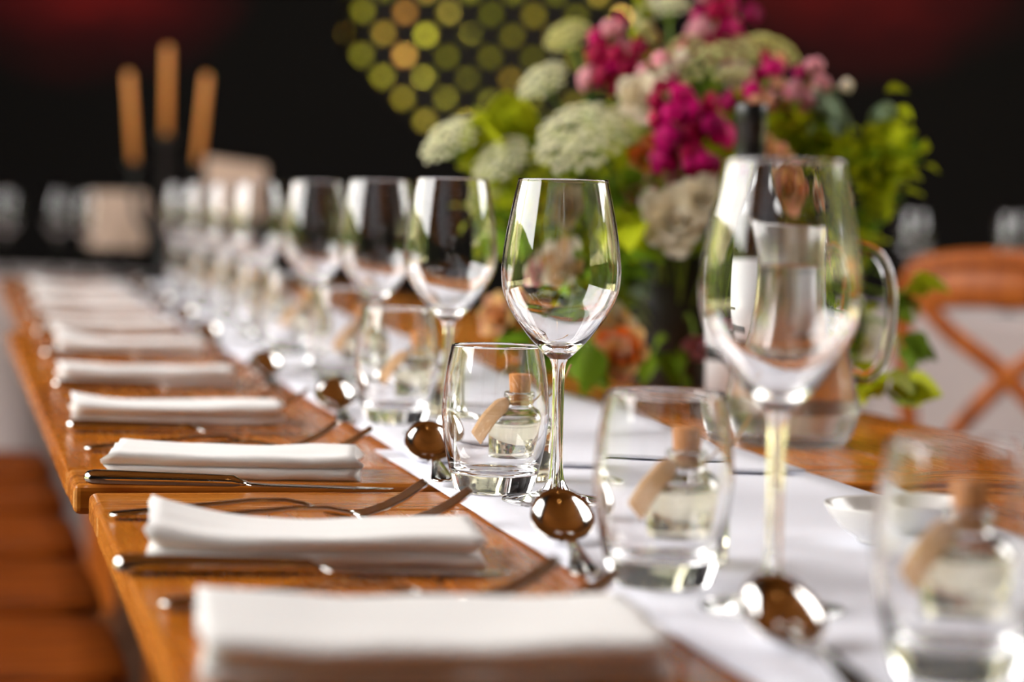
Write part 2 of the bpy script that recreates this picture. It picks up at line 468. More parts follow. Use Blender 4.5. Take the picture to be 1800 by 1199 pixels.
# ------------------------------------------------------------------ runners
def make_runner(name, label, u0, u1, n0, n1, h0, skew0=0.0, seed=0, th=0.0016):
    bm = bmesh.new()
    nu, nn = int((u1-u0)/0.03), 12
    def grid(dz):
        rows = []
        for i in range(nu+1):
            row = []
            for j in range(nn+1):
                tj = j/nn; ti = i/nu
                u = u0 + (u1-u0)*ti + skew0*(tj-0.5)*max(0, 1-ti*6)
                wob = 0.004*noise.noise(Vector((u*3, seed, tj)))
                nv = n0 + (n1-n0)*tj + wob*(1 if tj > 0.5 else 0.6) + (0.008*noise.noise(Vector((u*4.5, seed+5, 0))) if tj > 0.9 else 0)
                h = h0 + 0.0012*(noise.noise(Vector((u*9, tj*3, seed))) + 1)
                if tj > 0.97: h += 0.0014*(1+noise.noise(Vector((u*12, 2, seed))))
                row.append(bm.verts.new((nv, u, h+dz)))
            rows.append(row)
        return rows
    a = grid(0); b = grid(th)
    for i in range(nu):
        for j in range(nn):
            bm.faces.new((a[i][j], a[i+1][j], a[i+1][j+1], a[i][j+1]))
            bm.faces.new((b[i][j], b[i][j+1], b[i+1][j+1], b[i+1][j]))
    for i in range(nu):
        bm.faces.new((a[i][0], b[i][0], b[i+1][0], a[i+1][0])); bm.faces.new((a[i][nn], a[i+1][nn], b[i+1][nn], b[i][nn]))
    for j in range(nn):
        bm.faces.new((a[0][j], a[0][j+1], b[0][j+1], b[0][j])); bm.faces.new((a[nu][j], b[nu][j], b[nu][j+1], a[nu][j+1]))
    o = mesh_obj(name, to_mesh(bm, name), M['runner'], None, (0, 0, TOP), (0, 0, A))
    tag(o, label, 'table runner', 'white table runners')
    return o
make_runner('table_runner', 'white cotton table runner lying under the near tumblers and spoons', -0.1, 1.95, 0.344, 0.655, 0.0008, seed=1)
make_runner('table_runner', 'white cotton table runner overlapping the near one, running to the far end', 1.80, 5.6, 0.358, 0.645, 0.0041, skew0=-0.09, seed=9)

# ------------------------------------------------------------------ glassware
SEG = 72
def sm(pts, n=6):
    return [(max(0, p[0]), p[1]) for p in spline([(a, b, 0) for a, b in pts], n)]
mm = 0.001
def make_wine_glass():
    o = empty('wine_glass', (0, 0, 0))
    bowl_o = sm([(6.4,98.5),(11.5,103),(20.5,112.4),(32.8,129),(39.2,143),(41.0,155),(40.6,167),(38.2,185),(34.6,203.5),(31,220.4)], 7)
    bowl_i = sm([(29.9,220.4),(33.5,203.5),(37.1,185),(39.5,167),(39.9,155),(38.1,143.2),(31.6,129.6),(19,114.6),(10,107.6),(4,106.2),(0,106)], 7)
    rim = [(30.9,221.3),(30.45,221.6),(30.0,221.3)]
    prof = bowl_o + rim + bowl_i
    mesh_obj('bowl', lathe('wine_bowl', [(r*mm, z*mm) for r, z in prof], SEG), M['glass'], o)
    stem_p = sm([(9.5,9),(6.2,14.5),(4.7,24),(4.15,45),(4.1,65),(4.3,85),(5.0,94),(6.4,98.5)], 5)
    mesh_obj('stem', lathe('wine_stem', [(r*mm, z*mm) for r, z in stem_p], 40), M['glass'], o)
    foot = [(0,0.8),(20,0.3),(35.5,0.0),(36.8,0.5),(37.2,1.2),(36.6,2.0)] + sm([(35,2.4),(24,4.0),(15,6.0),(9.5,9)], 4)
    mesh_obj('foot', lathe('wine_foot', [(r*mm, z*mm) for r, z in foot], SEG), M['glass'], o)
    return o

def tumbler_mesh():
    outer = [(0,0.6),(20,0.5),(25,0.0),(26.4,0.4)] + sm([(27.2,1.5),(30.4,13),(34.6,32),(36.8,50),(36.9,60),(35.4,78),(32.6,94),(31.3,100)], 6)
    inner = sm([(29.9,100),(31.2,94),(34.0,78),(35.3,60),(34.9,50),(32.0,33),(27.5,20),(22,15),(12,13.2),(0,12.8)], 6)
    prof = outer + [(31.1,100.8),(30.6,101.1),(30.1,100.8)] + inner
    return lathe('tumbler', [(r*mm, z*mm) for r, z in prof], SEG)

def make_favour():
    """small round corked bottle of oil with a kraft tag"""
    o = empty('oil_bottle', (0, 0, 0))
    out = [(0,0.8),(16,0.4),(19.6,0)] + sm([(21,1.4),(21.5,4),(21.5,32),(20.6,37),(16.5,42.5),(11.2,45.6),(9.6,47.5)],4) + [(9.4,51),(9.5,51.6),(11,52),(11.4,53.2),(11.2,55.4),(10.6,56)]
    inn = [(7.6,56),(7.4,52),(7.4,47.5)] + sm([(9.5,44.2),(15.4,41),(19.0,36.5),(19.9,32),(19.9,6)],4) + [(18,3.6),(10,3.4),(0,3.4)]
    mesh_obj('glass_body', lathe('favour_glass', [(r*mm, z*mm) for r, z in out+inn], 48), M['glass'], o)
    liq = [(0,3.2),(10,3.2),(18.1,3.4),(20.1,5.8),(20.1,32),(19.6,34.6)] + [(19.0,34.2),(12,34.0),(0,34.0)]
    mesh_obj('oil', lathe('favour_oil', [(r*mm, z*mm) for r, z in liq], 48), M['oil'], o)
    ck = [(0,46.5),(6.6,46.5),(7.2,48),(7.5,56),(8.3,67),(8.0,68),(0,68.2)]
    mesh_obj('cork', lathe('favour_cork', [(r*mm, z*mm) for r, z in ck], 28), M['cork'], o)
    # kraft tag hanging from the neck, curling down to the cloth
    bm = bmesh.new()
    path = spline([(-0.008,-0.010,0.051),(-0.014,-0.014,0.046),(-0.022,-0.017,0.037),(-0.030,-0.017,0.024)], 4)
    side = Vector((0.55, -0.55, -0.62)).normalized()*0.0062
    rows = []
    for i, p in enumerate(path):
        tt = i/(len(path)-1); w = 0.35 + 0.65*min(1, tt*3.5)
        rows.append([bm.verts.new(p + side*(w*s)) for s in (-1, -0.5, 0, 0.5, 1)])
    for a_, b_ in zip(rows[:-1], rows[1:]):
        for k in range(4): bm.faces.new((a_[k], a_[k+1], b_[k+1], b_[k]))
    ex = bmesh.ops.extrude_face_region(bm, geom=list(bm.faces))
    for v in ex['geom']:
        if isinstance(v, bmesh.types.BMVert): v.co += Vector((-0.0003, 0.0002, 0.0004))
    tg = mesh_obj('tag', to_mesh(bm, 'kraft_tag'), M['kraft'], o)
    ring = [(0.0102*math.cos(a_), 0.0102*math.sin(a_), 0.0495+0.0007*math.sin(3*a_)) for a_ in [2*math.pi*i/20 for i in range(21)]]
    st = mesh_obj('string', tube_mesh('neck_string', ring, 0.0008, 6), M['string'], o)
    bm = bmesh.new()
    bm_tube(bm, spline([(0.010,0.001,0.0495),(0.020,0.004,0.056),(0.027,0.002,0.066),(0.031,0.0,0.075)], 4), 0.0007, 6)
    mesh_obj('string_end', to_mesh(bm, 'string_end'), M['string'], o)
    return o

# ------------------------------------------------------------------ cutlery
def make_knife():
    o = empty('table_knife', (0, 0, 0))
    L = [(0,4.2,2.2,5.4),(2,7.5,4.4,5.6),(6,9.2,5.4,5.6),(16,9.4,5.5,5.6),(50,8.2,5.0,5.4),(90,7.0,4.5,5.2),(106,6.6,4.2,5.0),(111,5.6,2.6,4.0),(116,5.0,1.6,3.4)]
    mesh_obj('handle', tube_mesh('knife_handle', [(x*mm, 0, z*mm) for x, a, b, z in L], [(a*mm, b*mm) for x, a, b, z in L], 18), M['steel'], o)
    B = [(115,5.4,1.5,3.4,0),(121,8.0,1.1,2.9,-1),(134,9.2,0.9,2.6,-1.4),(170,9.6,0.7,2.4,-1.6),(195,9.0,0.6,2.2,-1.0),(208,7.2,0.5,2.0,0.8),(216,4.6,0.4,1.9,3.0),(220,1.5,0.3,1.8,5.0)]
    mesh_obj('blade', tube_mesh('knife_blade', [(x*mm, y*mm, z*mm) for x, a, b, z, y in B], [(a*mm, b*mm) for x, a, b, z, y in B], 14), M['steel'], o)
    return o
def make_fork(scale=1.0):
    o = empty('table_fork', (0, 0, 0))
    H = [(0,4.5,1.2,3),(2,8.0,2.0,3.2),(8,10,2.2,3.6),(25,9,2.0,5.2),(60,5.5,1.8,9.0),(90,3.6,1.9,12.0),(112,3.0,2.1,12.2),(124,3.4,2.0,10.0),(132,5.0,1.6,7.6)]
    mesh_obj('handle', tube_mesh('fork_handle', [(x*mm, 0, z*mm) for x, a, b, z in H], [(a*mm, b*mm) for x, a, b, z in H], 14), M['steel'], o)
    HD = [(130,4.4,1.6,8.0),(137,8.6,1.4,5.6),(145,12,1.3,3.8),(154,12.4,1.25,3.0),(158,12.4,1.2,3.0)]
    hd = mesh_obj('head', tube_mesh('fork_head', [(x*mm, 0, z*mm) for x, a, b, z in HD], [(a*mm, b*mm) for x, a, b, z in HD], 14), M['steel'], o)
    tine = tube_mesh('fork_tine', [(x*mm, 0, z*mm) for x, z in ((154,3.0),(165,4.2),(178,8.6),(190,15.0),(199,21.5),(204,25.5))], [(a*mm, b*mm) for a, b in ((2.2,1.7),(2.1,1.8),(2.0,1.8),(1.9,1.7),(1.6,1.5),(0.8,0.8))], 10)
    for k in range(4):
        mesh_obj('tine', tine, M['steel'], hd, (0, (k-1.5)*6.9*mm, 0))
    return o
def make_spoon():
    """bowl at +x end, handle towards -x, bowl tipped up a little"""
    o = empty('dessert_spoon', (0, 0, 0))
    bm = bmesh.new()
    nu_, nv_ = 20, 10
    Lb, Wb, D = 30.0, 19.5, 10.5
    def ring(off):
        out = []
        for j in range(nv_+1):
            rr = j/nv_
            row = []
            for i in range(nu_):
                a_ = 2*math.pi*i/nu_
                egg = 1.0 + 0.10*math.cos(a_)*-1
                x = Lb*rr*math.cos(a_); y = Wb*rr*math.sin(a_)*egg
                z = -D*(1-rr*rr)**0.85 + off
                row.append((x, y, z))
            out.append(row)
        return out
    tip = math.radians(25)
    def place(p):
        x, y, z = p
        xr = x*math.cos(tip) - z*math.sin(tip); zr = x*math.sin(tip) + z*math.cos(tip)
        return ((xr)*mm, y*mm, (zr+16.6)*mm)
    surf = []
    for off in (0.0, 1.3):
        g = ring(off); rows = []
        for j, row in enumerate(g):
            if j == 0: rows.append([bm.verts.new(place(row[0]))])
            else: rows.append([bm.verts.new(place(p)) for p in row])
        for j in range(nv_):
            for i in range(nu_):
                k = (i+1) % nu_
                if j == 0: bm.faces.new((rows[0][0], rows[1][i], rows[1][k]))
                else: bm.faces.new((rows[j][i], rows[j][k], rows[j+1][k], rows[j+1][i]))
        surf.append(rows[-1])
    for i in range(nu_):
        k = (i+1) % nu_; bm.faces.new((surf[0][i], surf[0][k], surf[1][k], surf[1][i]))
    mesh_obj('bowl', to_mesh(bm, 'spoon_bowl'), M['steel'], o)
    H = [(-24.5,4.6,1.2,5.2),(-31,3.4,1.8,3.6),(-40,2.8,2.0,5.5),(-60,3.0,1.8,9.5),(-90,4.6,1.7,8.2),(-120,7.2,1.6,5.0),(-136,8.6,1.6,3.0),(-142,6.5,1.3,2.4),(-145,3.0,1.0,2.2)]
    mesh_obj('handle', tube_mesh('spoon_handle', [(x*mm, 0, z*mm) for x, a, b, z in H], [(a*mm, b*mm) for x, a, b, z in H], 14), M['steel'], o)
    return o

# ------------------------------------------------------------------ napkins
def napkin_mesh(seed, L=0.186, D=0.092, H=0.020, lift=0.0):
    """folded linen napkin: length along x, folded edges towards -y"""
    h1 = H*0.48
    sec = [(0.004,0.0),(0.0012,0.0015),(0.0,h1*0.5),(0.0014,h1*0.88),(0.0045,h1),(0.0022,h1*1.06),(-0.0008,h1+ (H-h1)*0.35),(-0.0004,h1+(H-h1)*0.75),(0.003,H*0.985),(0.009,H)]
    nb = 10
    for i in range(1, nb): sec.append((0.009+(D-0.018)*i/nb, H*(1.0+0.03*math.sin(i*1.3+seed))))
    sec += [(D-0.006,H*0.98),(D-0.001,H*0.8),(D,H*0.55),(D-0.003,h1),(D,h1*0.6),(D-0.003,0.0)]
    for i in range(nb-1, 0, -2): sec.append((0.006+(D-0.012)*i/nb, 0.0))
    bm = bmesh.new(); rows = []
    nx = 26
    for k in range(nx+1):
        tk = k/nx; x = L*tk
        row = []
        for (d, z) in sec:
            top = z/H
            sag = 1.0 - 0.18*math.sin(math.pi*tk)*top*0.6 + 0.10*noise.noise(Vector((tk*3.1+seed*3, d*14, seed)))*top
            zz = z*sag + lift*top*max(0, 1-tk*3.2)**2*(0.4+0.6*d/D)
            # layers splay a little at the ends
            ex = (0.004*math.sin(seed*2+z*420))*(1-2*tk)*(1 if abs(tk-0.5) > 0.44 else 0.0)
            yy = d + 0.0035*noise.noise(Vector((tk*2.3, z*90, seed+7))) + 0.0015*noise.noise(Vector((tk*7, z*200, seed)))
            row.append(bm.verts.new((x+ex, yy, max(0.0, zz))))
        rows.append(row)
    m_ = len(sec)
    for a_, b_ in zip(rows[:-1], rows[1:]):
        for i in range(m_):
            j = (i+1) % m_; bm.faces.new((a_[i], a_[j], b_[j], b_[i]))
    for row, rev in ((rows[0], 1), (rows[-1], -1)):
        c = Vector((0, 0, 0))
        for v in row: c += v.co
        c /= m_; cv = bm.verts.new(c + Vector((0.002*rev, 0, 0)))
        for i in range(m_):
            j = (i+1) % m_; bm.faces.new((row[i], row[j], cv))
    return to_mesh(bm, 'napkin_%d' % seed)

# ------------------------------------------------------------------ place settings along the near side
ORD = ['first', 'second', 'third', 'fourth', 'fifth', 'sixth', 'seventh', 'eighth', 'ninth', 'tenth']
ZK = [0.945, 1.316, 1.717, 2.098, 2.545, 3.034, 3.50, 3.97, 4.44, 4.90]
def kx(z): return -0.215 - 0.2183*(z-1.316)          # x of a knife's handle end at depth z
NAPX = [(-0.125,1.005,8),(-0.199,1.338,7),(-0.296,1.762,3.2),(-0.389,2.152,11),(-0.482,2.590,13),(-0.580,3.09,13),(-0.682,3.56,13),(-0.785,4.03,13),(-0.888,4.50,13),(-0.988,4.96,13)]
TUMB = [(0.2,1.062),(0.084,1.305),(-0.0105,1.706),(-0.104,2.189),(-0.187,2.657),(-0.29,3.13),(-0.38,3.58),(-0.47,4.03),(-0.57,4.48),(-0.67,4.93)]
WINE = [None,(0.136,1.226),(0.0325,1.655),(-0.055,2.081),(-0.138,2.446),(-0.232,2.830),(-0.36,3.39),(-0.455,3.85),(-0.555,4.30),(-0.655,4.75)]
BOTT = [(x+0.019, y+0.079) for x, y in TUMB]
SPOO = [(0.131,1.135),(0.033,1.462),(-0.062,1.865),(-0.168,2.30),(-0.275,2.70),(-0.42,3.33),(-0.515,3.80),(-0.615,4.25),(-0.715,4.70),(-0.80,5.1)]
RUN = 0.0045     # height of the cloth the glasses stand on
pw, pk, pf, ps, pb = make_wine_glass(), make_knife(), make_fork(), make_spoon(), make_favour()
tm = tumbler_mesh()
used = set()
def put(proto, loc, rz, label, cat, group, ry=0.0):
    o = proto if proto.name not in used else copy_tree(proto)
    used.add(proto.name)
    o.location = loc; o.rotation_euler = (0, ry, rz)
    return tag(o, label, cat, group)
nap = [napkin_mesh(s, lift=lf) for s, lf in ((1, 0.002), (2, 0.012), (3, 0.001), (4, 0.005))]
for k in range(10):
    z = ZK[k]; e = ORD[k] + ' from the near end'
    hr = 0.0040 if z < 1.78 else 0.0071
    def W(xy, h=0.0): return Vector((xy[0], xy[1], TOP + h))
    put(pk, W((kx(z), z), 0.0003), math.radians([4, 6, 0.5, 4, 8, 9, 10, 10, 11, 11][k]), 'polished steel table knife beside a napkin, ' + e, 'knife', 'table knives')
    o = mesh_obj('napkin', nap[k % 4] if k != 1 else nap[1], M['linen'], None, W(NAPX[k], 0.0003), (0, 0, math.radians(NAPX[k][2])))
    if k == 0: o.scale = (1.06, 1.5, 1.1)
    tag(o, 'white folded linen napkin on the wooden table, ' + e, 'napkin', 'folded napkins')
    put(pf, W((kx(z)-0.040, z+(0.222 if k else 0.262)), 0.0), math.radians(10), 'steel fork behind a folded napkin, handle end showing, ' + e, 'fork', 'outer forks')
    put(pf, W((kx(z)-0.010, z+(0.190 if k else 0.232)), 0.0), math.radians(9), 'steel fork half hidden against a napkin, ' + e, 'fork', 'inner forks')
    put(ps, W(SPOO[k], (0.0071 if k == 2 else hr)-0.001), A + math.pi/2 + math.radians([-4, -9, -7, -5, -5, 0, 0, 0, 0, 0][k]), 'steel dessert spoon on the white runner, ' + e, 'spoon', 'dessert spoons')
    o = mesh_obj('tumbler', tm, M['glass'], None, W(TUMB[k], hr), (0, 0, k*0.7), 1.03)
    tag(o, 'empty clear glass water tumbler with thick base, ' + e, 'tumbler', 'water tumblers')
    if WINE[k]:
        put(pw, W(WINE[k], hr), k*0.5, 'empty clear long-stemmed wine glass, ' + ORD[k-1] + ' from the near end', 'wine glass', 'wine glasses along the table').scale = (1, 1, 1.035 if k == 1 else 1.0)
    pb.scale = (1.15,)*3
    put(pb, W(BOTT[k], hr), math.radians([0, 5, 0, -10, 8, 0, 5, -5, 0, 5][k]), 'small corked bottle of pale oil with a kraft tag, ' + e, 'bottle', 'oil bottle favours')

# ------------------------------------------------------------------ small dish, jug, wine bottle, bud vase
dish_p = [(0,0),(24,0),(27,0.4),(28,2)] + sm([(29,3),(38,9),(45,17),(48.5,23)], 5) + [(48.3,23.8),(47.2,23.6)] + sm([(46.5,22),(42.5,16),(35,8.5),(24,4.2),(0,3.6)], 5)
o = mesh_obj('dish', lathe('dish', [(r*mm, z*mm) for r, z in dish_p], 56), M['china'], None, (0.245, 1.495, TOP+0.0035))
tag(o, 'small shallow white china dish on the runner', 'dish')

def make_jug(loc):
    o = empty('water_jug', loc)
    out = [(0,1.5),(36,1.2),(44,0)] + sm([(46,1),(52,10),(57.6,25),(58,30),(55.5,42),(50.5,64),(44,92),(40,116),(38.2,136),(38.4,150),(40.0,168),(42.4,180)], 5)
    inn = sm([(40.4,180),(38.0,168),(36.4,150),(36.2,136),(38,116),(42,92),(48,64),(53.4,42),(55.6,30),(54.6,24),(48,13),(43,9)], 5) + [(30,7.5),(0,7)]
    prof = out + [(42,181.2),(41.4,181.6),(40.7,181.2)] + inn
    me = lathe('jug_body', [(r*mm, z*mm) for r, z in prof], 72)
    for v in me.vertices:                     # pull a pouring lip out on the -x side
        h = v.co.z
        if h > 0.150:
            a_ = math.atan2(v.co.y, v.co.x)
            k = max(0, math.cos(a_-math.pi))**10 * ((h-0.150)/0.031)**1.5
            v.co.x -= 0.012*k; v.co.z += 0.006*k
    mesh_obj('body', me, M['misted'], o)
    wat = [(0,6.8),(30,7.3),(43.2,8.8)] + sm([(48.3,12.9),(54.9,24),(55.9,30),(53.7,42),(48.3,64),(42.3,92),(38.3,116),(36.5,136),(36.6,146)], 5) + [(36.3,147.2),(35,146.6),(0,146.6)]
    mesh_obj('water', lathe('jug_water', [(r*mm, z*mm) for r, z in wat], 64), M['water'], o)
    hp = spline([(0.038,0,0.158),(0.050,0,0.164),(0.068,0,0.158),(0.079,0,0.138),(0.082,0,0.112),(0.080,0,0.086),(0.074,0,0.066),(0.062,0,0.056),(0.049,0,0.060)], 5)
    mesh_obj('handle', tube_mesh('jug_handle', hp, [(0.0055, 0.004)]*len(hp), 14, upv=(0, 1, 0)), M['glass'], o)
    return tag(o, 'clear glass jug full of water beside the flowers', 'jug')
make_jug((0.251, 2.15, TOP+0.0003)); bpy.data.objects['water_jug'].scale = (1.05, 1.05, 1.08)

wb = empty('wine_bottle', (0.237, 2.46, TOP+0.0003)); wb.scale = (1.03, 1.03, 1.05)
tag(wb, 'dark wine bottle with white label and black cap behind the jug', 'bottle')
bp_ = [(0,0.8),(30,0.4),(35,0)] + sm([(37,3),(37.6,10),(37.6,180),(36.2,194),(30,207),(21,218),(16.2,230),(14.8,246),(14.4,262)], 4) + [(14.4,296),(0,296.5)]
mesh_obj('glass_body', lathe('wine_bottle', [(r*mm, z*mm) for r, z in bp_], 56), M['dark_glass'], wb)
cp = [(15.4,246),(15.2,247),(15.1,275),(15.9,276),(15.9,298),(15.2,299.4),(0,299.6)]
mesh_obj('cap', lathe('bottle_cap', [(r*mm, z*mm) for r, z in cp], 40), M['capsule'], wb)
def band(name, r, z0, z1, a0, a1, seg=28):
    bm = bmesh.new(); va = []
    for i in range(seg+1):
        a_ = a0+(a1-a0)*i/seg
        va.append([bm.verts.new((rr*math.cos(a_), rr*math.sin(a_), zz)) for rr, zz in ((r, z0), (r, z1), (r+0.0002, z1), (r+0.0002, z0))])
    for a_, b_ in zip(va[:-1], va[1:]):
        for k in range(4): bm.faces.new((a_[k], a_[(k+1)%4], b_[(k+1)%4], b_[k]))
    bm.faces.new(va[0]); bm.faces.new(list(reversed(va[-1])))
    return to_mesh(bm, name)
lb = mesh_obj('label', band('bottle_label', 0.0378, 0.020, 0.151, math.radians(165), math.radians(350)), M['label'], wb)
mesh_obj('print_band', band('label_print', 0.03805, 0.094, 0.099, math.radians(172), math.radians(215)), M['ink'], lb)
mesh_obj('print_band', band('label_print_b', 0.03805, 0.052, 0.066, math.radians(172), math.radians(240)), M['ink'], lb)

bv = [(0,0),(24,0),(25,1.5),(24,40),(22,100),(24,170),(25.5,192),(24.8,193),(23.8,192),(22.5,170),(20,100),(0,20)]
o = mesh_obj('bud_vase', lathe('bud_vase', [(r*mm, z*mm) for r, z in bv], 40), M['brushed'], None, (0.312, 2.60, TOP+0.0003))
tag(o, 'slim brushed metal bud vase standing behind the wine bottle', 'vase')

# ------------------------------------------------------------------ flower arrangement
FC = at(1190, 420, 2.80)
fa = empty('flower_arrangement', (FC.x, FC.y, TOP+0.0005))
tag(fa, 'large arrangement of white umbels, magenta snapdragons, cream roses and lime foliage', 'flowers')
def fchild(name, me, mat, wloc, rot=None, scale=None, parent=None):
    return mesh_obj(name, me, mat, parent or fa, Vector(wloc) - fa.location if parent is None else wloc, rot, scale)
vz = [(0,0),(0.046,0),(0.05,0.006),(0.056,0.08),(0.058,0.15),(0.055,0.152),(0.052,0.14),(0.048,0.02),(0,0.015)]
mesh_obj('vase', lathe('flower_vase', vz, 40), M['moss'], fa)

def axis_rot(d):
    return Vector(d).normalized().to_track_quat('Z', 'Y').to_euler()

# umbels -------------------------------------------------
def umbel_meshes(seed):
    r_ = random.Random(seed)
    bs = bmesh.new(); bf = bmesh.new()
    n_ = 90
    for i in range(n_):
        t_ = (i+0.5)/n_; rr = math.sqrt(t_); a_ = i*2.39996
        c = Vector((rr*math.cos(a_), rr*math.sin(a_), 0.42*(1-t_**1.4) + r_.uniform(-0.07, 0.07)))
        if i % 5 == 0:
            bm_tube(bs, [(0, 0, -0.75), tuple(c*0.5+Vector((0, 0, -0.32))), tuple(c-Vector((0, 0, 0.06)))], 0.016, 4)
        nrm = Vector((c.x*0.8, c.y*0.8, 1)).normalized(); q = nrm.to_track_quat('Z', 'Y')
        for k in range(9):
            rr2 = 0.085*math.sqrt((k+0.5)/9); a2 = k*2.4 + i
            p = c + q @ Vector((rr2*math.cos(a2), rr2*math.sin(a2), 0.035*(1-k/9)))
            s = r_.uniform(0.03, 0.042)
            vs = [bf.verts.new(p + q @ Vector(v)*s) for v in ((1,0,0.2),(0,1,0.2),(-1,0,0.2),(0,-1,0.2),(0,0,0.75),(0,0,-0.5))]
            for f in ((0,1,4),(1,2,4),(2,3,4),(3,0,4),(1,0,5),(2,1,5),(3,2,5),(0,3,5)): bf.faces.new([vs[x_] for x_ in f])
    return to_mesh(bs, 'umbel_rays'), to_mesh(bf, 'umbel_florets', smooth=False)
UM = [umbel_meshes(s) for s in (1, 2)]
def stem_to(head, parent_local_off=Vector((0, 0, 0)), r=0.002):
    """a stalk from the bowl to a flower head"""
    a_ = Vector((FC.x + rnd.uniform(-0.03, 0.03), FC.y + rnd.uniform(-0.03, 0.03), TOP+0.06)); h_ = Vector(head)
    mid = (a_+h_)/2 + Vector((0, 0, 0.03))
    return tube_mesh('stalk', [p - fa.location for p in spline([a_, mid, h_], 6)], r, 6)
def umbel(px, py, d, size_px, nrm, mat='floret', v=0):
    nrm = (nrm[0]*0.8-0.1, nrm[1]*0.95, nrm[2])
    c = at(px, py, d); s = size_px/F_PX*d/2
    o = fchild('umbel', UM[v][0].copy(), M['stem'], c, axis_rot(nrm), s)
    f = mesh_obj('florets', UM[v][1].copy(), M[mat], o); f['kind'] = 'stuff'
    fchild('stalk', stem_to(c - Vector(nrm).normalized()*s*0.7), M['stem'], fa.location)
for a_ in ((795,238,2.62,118,(-0.55,-0.45,0.8)), (882,272,2.60,110,(-0.5,-0.6,0.7),'floret',1), (1022,235,2.58,165,(-0.25,-0.75,0.75)), (955,135,2.70,95,(-0.5,-0.5,0.7),'floret',1),
           (1245,105,2.78,205,(0.05,-0.35,1.0),'floret_green'), (1345,85,2.86,120,(0.3,-0.4,0.9),'floret_green',1), (1000,55,2.85,85,(-0.3,-0.6,0.8),'floret_green'), (1175,5,2.9,80,(0,-0.4,1)),
           (1100,210,2.70,100,(0.1,-0.7,0.7),'floret_green',1), (1400,160,2.8,75,(0.5,-0.5,0.7),'floret_green'), (870,330,2.68,95,(-0.7,-0.5,0.5),'floret_green'), (925,255,2.66,80,(-0.2,-0.7,0.7)),
           (1520,560,2.66,70,(0.6,-0.6,0.5),'floret',1)):
    umbel(*a_)

# snapdragons ---------------------------------------------
def blossom_mesh():
    bm = bmesh.new()
    # throat
    bmesh.ops.create_uvsphere(bm, u_segments=10, v_segments=7, radius=0.5, matrix=Matrix.Translation((0, 0, 0.15)) @ Matrix.Diagonal((0.75, 0.8, 1.0, 1)))
    for (a_, r_, z_, s_) in ((0, 0.42, 0.55, 0.42), (1.1, 0.42, 0.5, 0.36), (-1.1, 0.42, 0.5, 0.36), (2.6, 0.45, 0.38, 0.4), (-2.6, 0.45, 0.38, 0.4), (3.14, 0.5, 0.42, 0.34)):
        mt = Matrix.Translation((r_*math.cos(a_), r_*math.sin(a_), z_)) @ Matrix.Rotation(a_, 4, 'Z') @ Matrix.Rotation(0.7, 4, 'Y') @ Matrix.Diagonal((1.1, 0.9, 0.32, 1))
        bmesh.ops.create_uvsphere(bm, u_segments=8, v_segments=5, radius=s_, matrix=mt)
    return to_mesh(bm, 'blossom')
BL = {}
for k_ in ('magenta', 'crimson', 'pink', 'cream', 'peach', 'apricot', 'leaf_lime', 'floret_green'):
    BL[k_] = blossom_mesh(); BL[k_].materials.append(M[k_])
def spike(pts_px, d, mats, n_, s0, s1, name='snapdragon'):
    """flower spike through pixel points (base first); blossoms get smaller towards the tip"""
    path = spline([at(x, y, d) for x, y in pts_px], 8)
    base = path[0]
    o = fchild(name, tube_mesh('spike_stem', [p-base for p in path], 0.0022, 6), M['stem'], base)
    for i in range(n_):
        t_ = i/(n_-1); p = path[int(t_*(len(path)-1))] - base
        a_ = i*2.4 + 0.6
        d_ = Vector((math.cos(a_), math.sin(a_)*0.8-0.35, 0.25))
        s = s0+(s1-s0)*t_
        mesh_obj('blossom', BL[mats[i % len(mats)]], None, o, p + d_*s*0.55, axis_rot(d_), s*rnd.uniform(0.85, 1.1))
spike([(1235,95),(1250,55),(1262,10),(1268,-60)], 2.80, ['magenta','magenta','crimson','magenta','pink'], 12, 0.030, 0.020)
spike([(1268,100),(1285,70),(1300,20)], 2.84, ['crimson','magenta'], 6, 0.024, 0.018)
spike([(1062,150),(1068,110),(1072,75),(1075,35)], 2.76, ['crimson','pink','magenta','pink'], 9, 0.026, 0.018)
spike([(1085,140),(1095,110),(1100,80)], 2.72, ['crimson'], 6, 0.024, 0.018)
spike([(1200,290),(1192,240),(1180,190),(1172,150)], 2.60, ['crimson','magenta','crimson'], 12, 0.027, 0.018)
spike([(1240,235),(1232,200),(1225,165)], 2.60, ['magenta','crimson'], 7, 0.025, 0.016)
spike([(1305,180),(1330,165),(1352,125),(1362,95)], 2.66, ['crimson','magenta','peach'], 10, 0.022, 0.014)
spike([(1375,185),(1395,165),(1418,140),(1428,110)], 2.70, ['magenta','pink','pink'], 8, 0.022, 0.014)
spike([(1400,165),(1440,150),(1470,145)], 2.74, ['peach','pink','cream'], 6, 0.020, 0.014)
spike([(1135,110),(1133,60),(1130,15),(1128,-25)], 2.80, ['leaf_lime','floret_green'], 16, 0.016, 0.008, 'green_spike')
spike([(1205,320),(1200,300),(1196,285)], 2.62, ['crimson','pink'], 5, 0.02, 0.014)
spike([(1150,130),(1165,110),(1180,95)], 2.66, ['magenta','pink','cream'], 6, 0.02, 0.014)
spike([(1235,285),(1228,280),(1222,270)], 2.58, ['magenta'], 4, 0.017, 0.012)

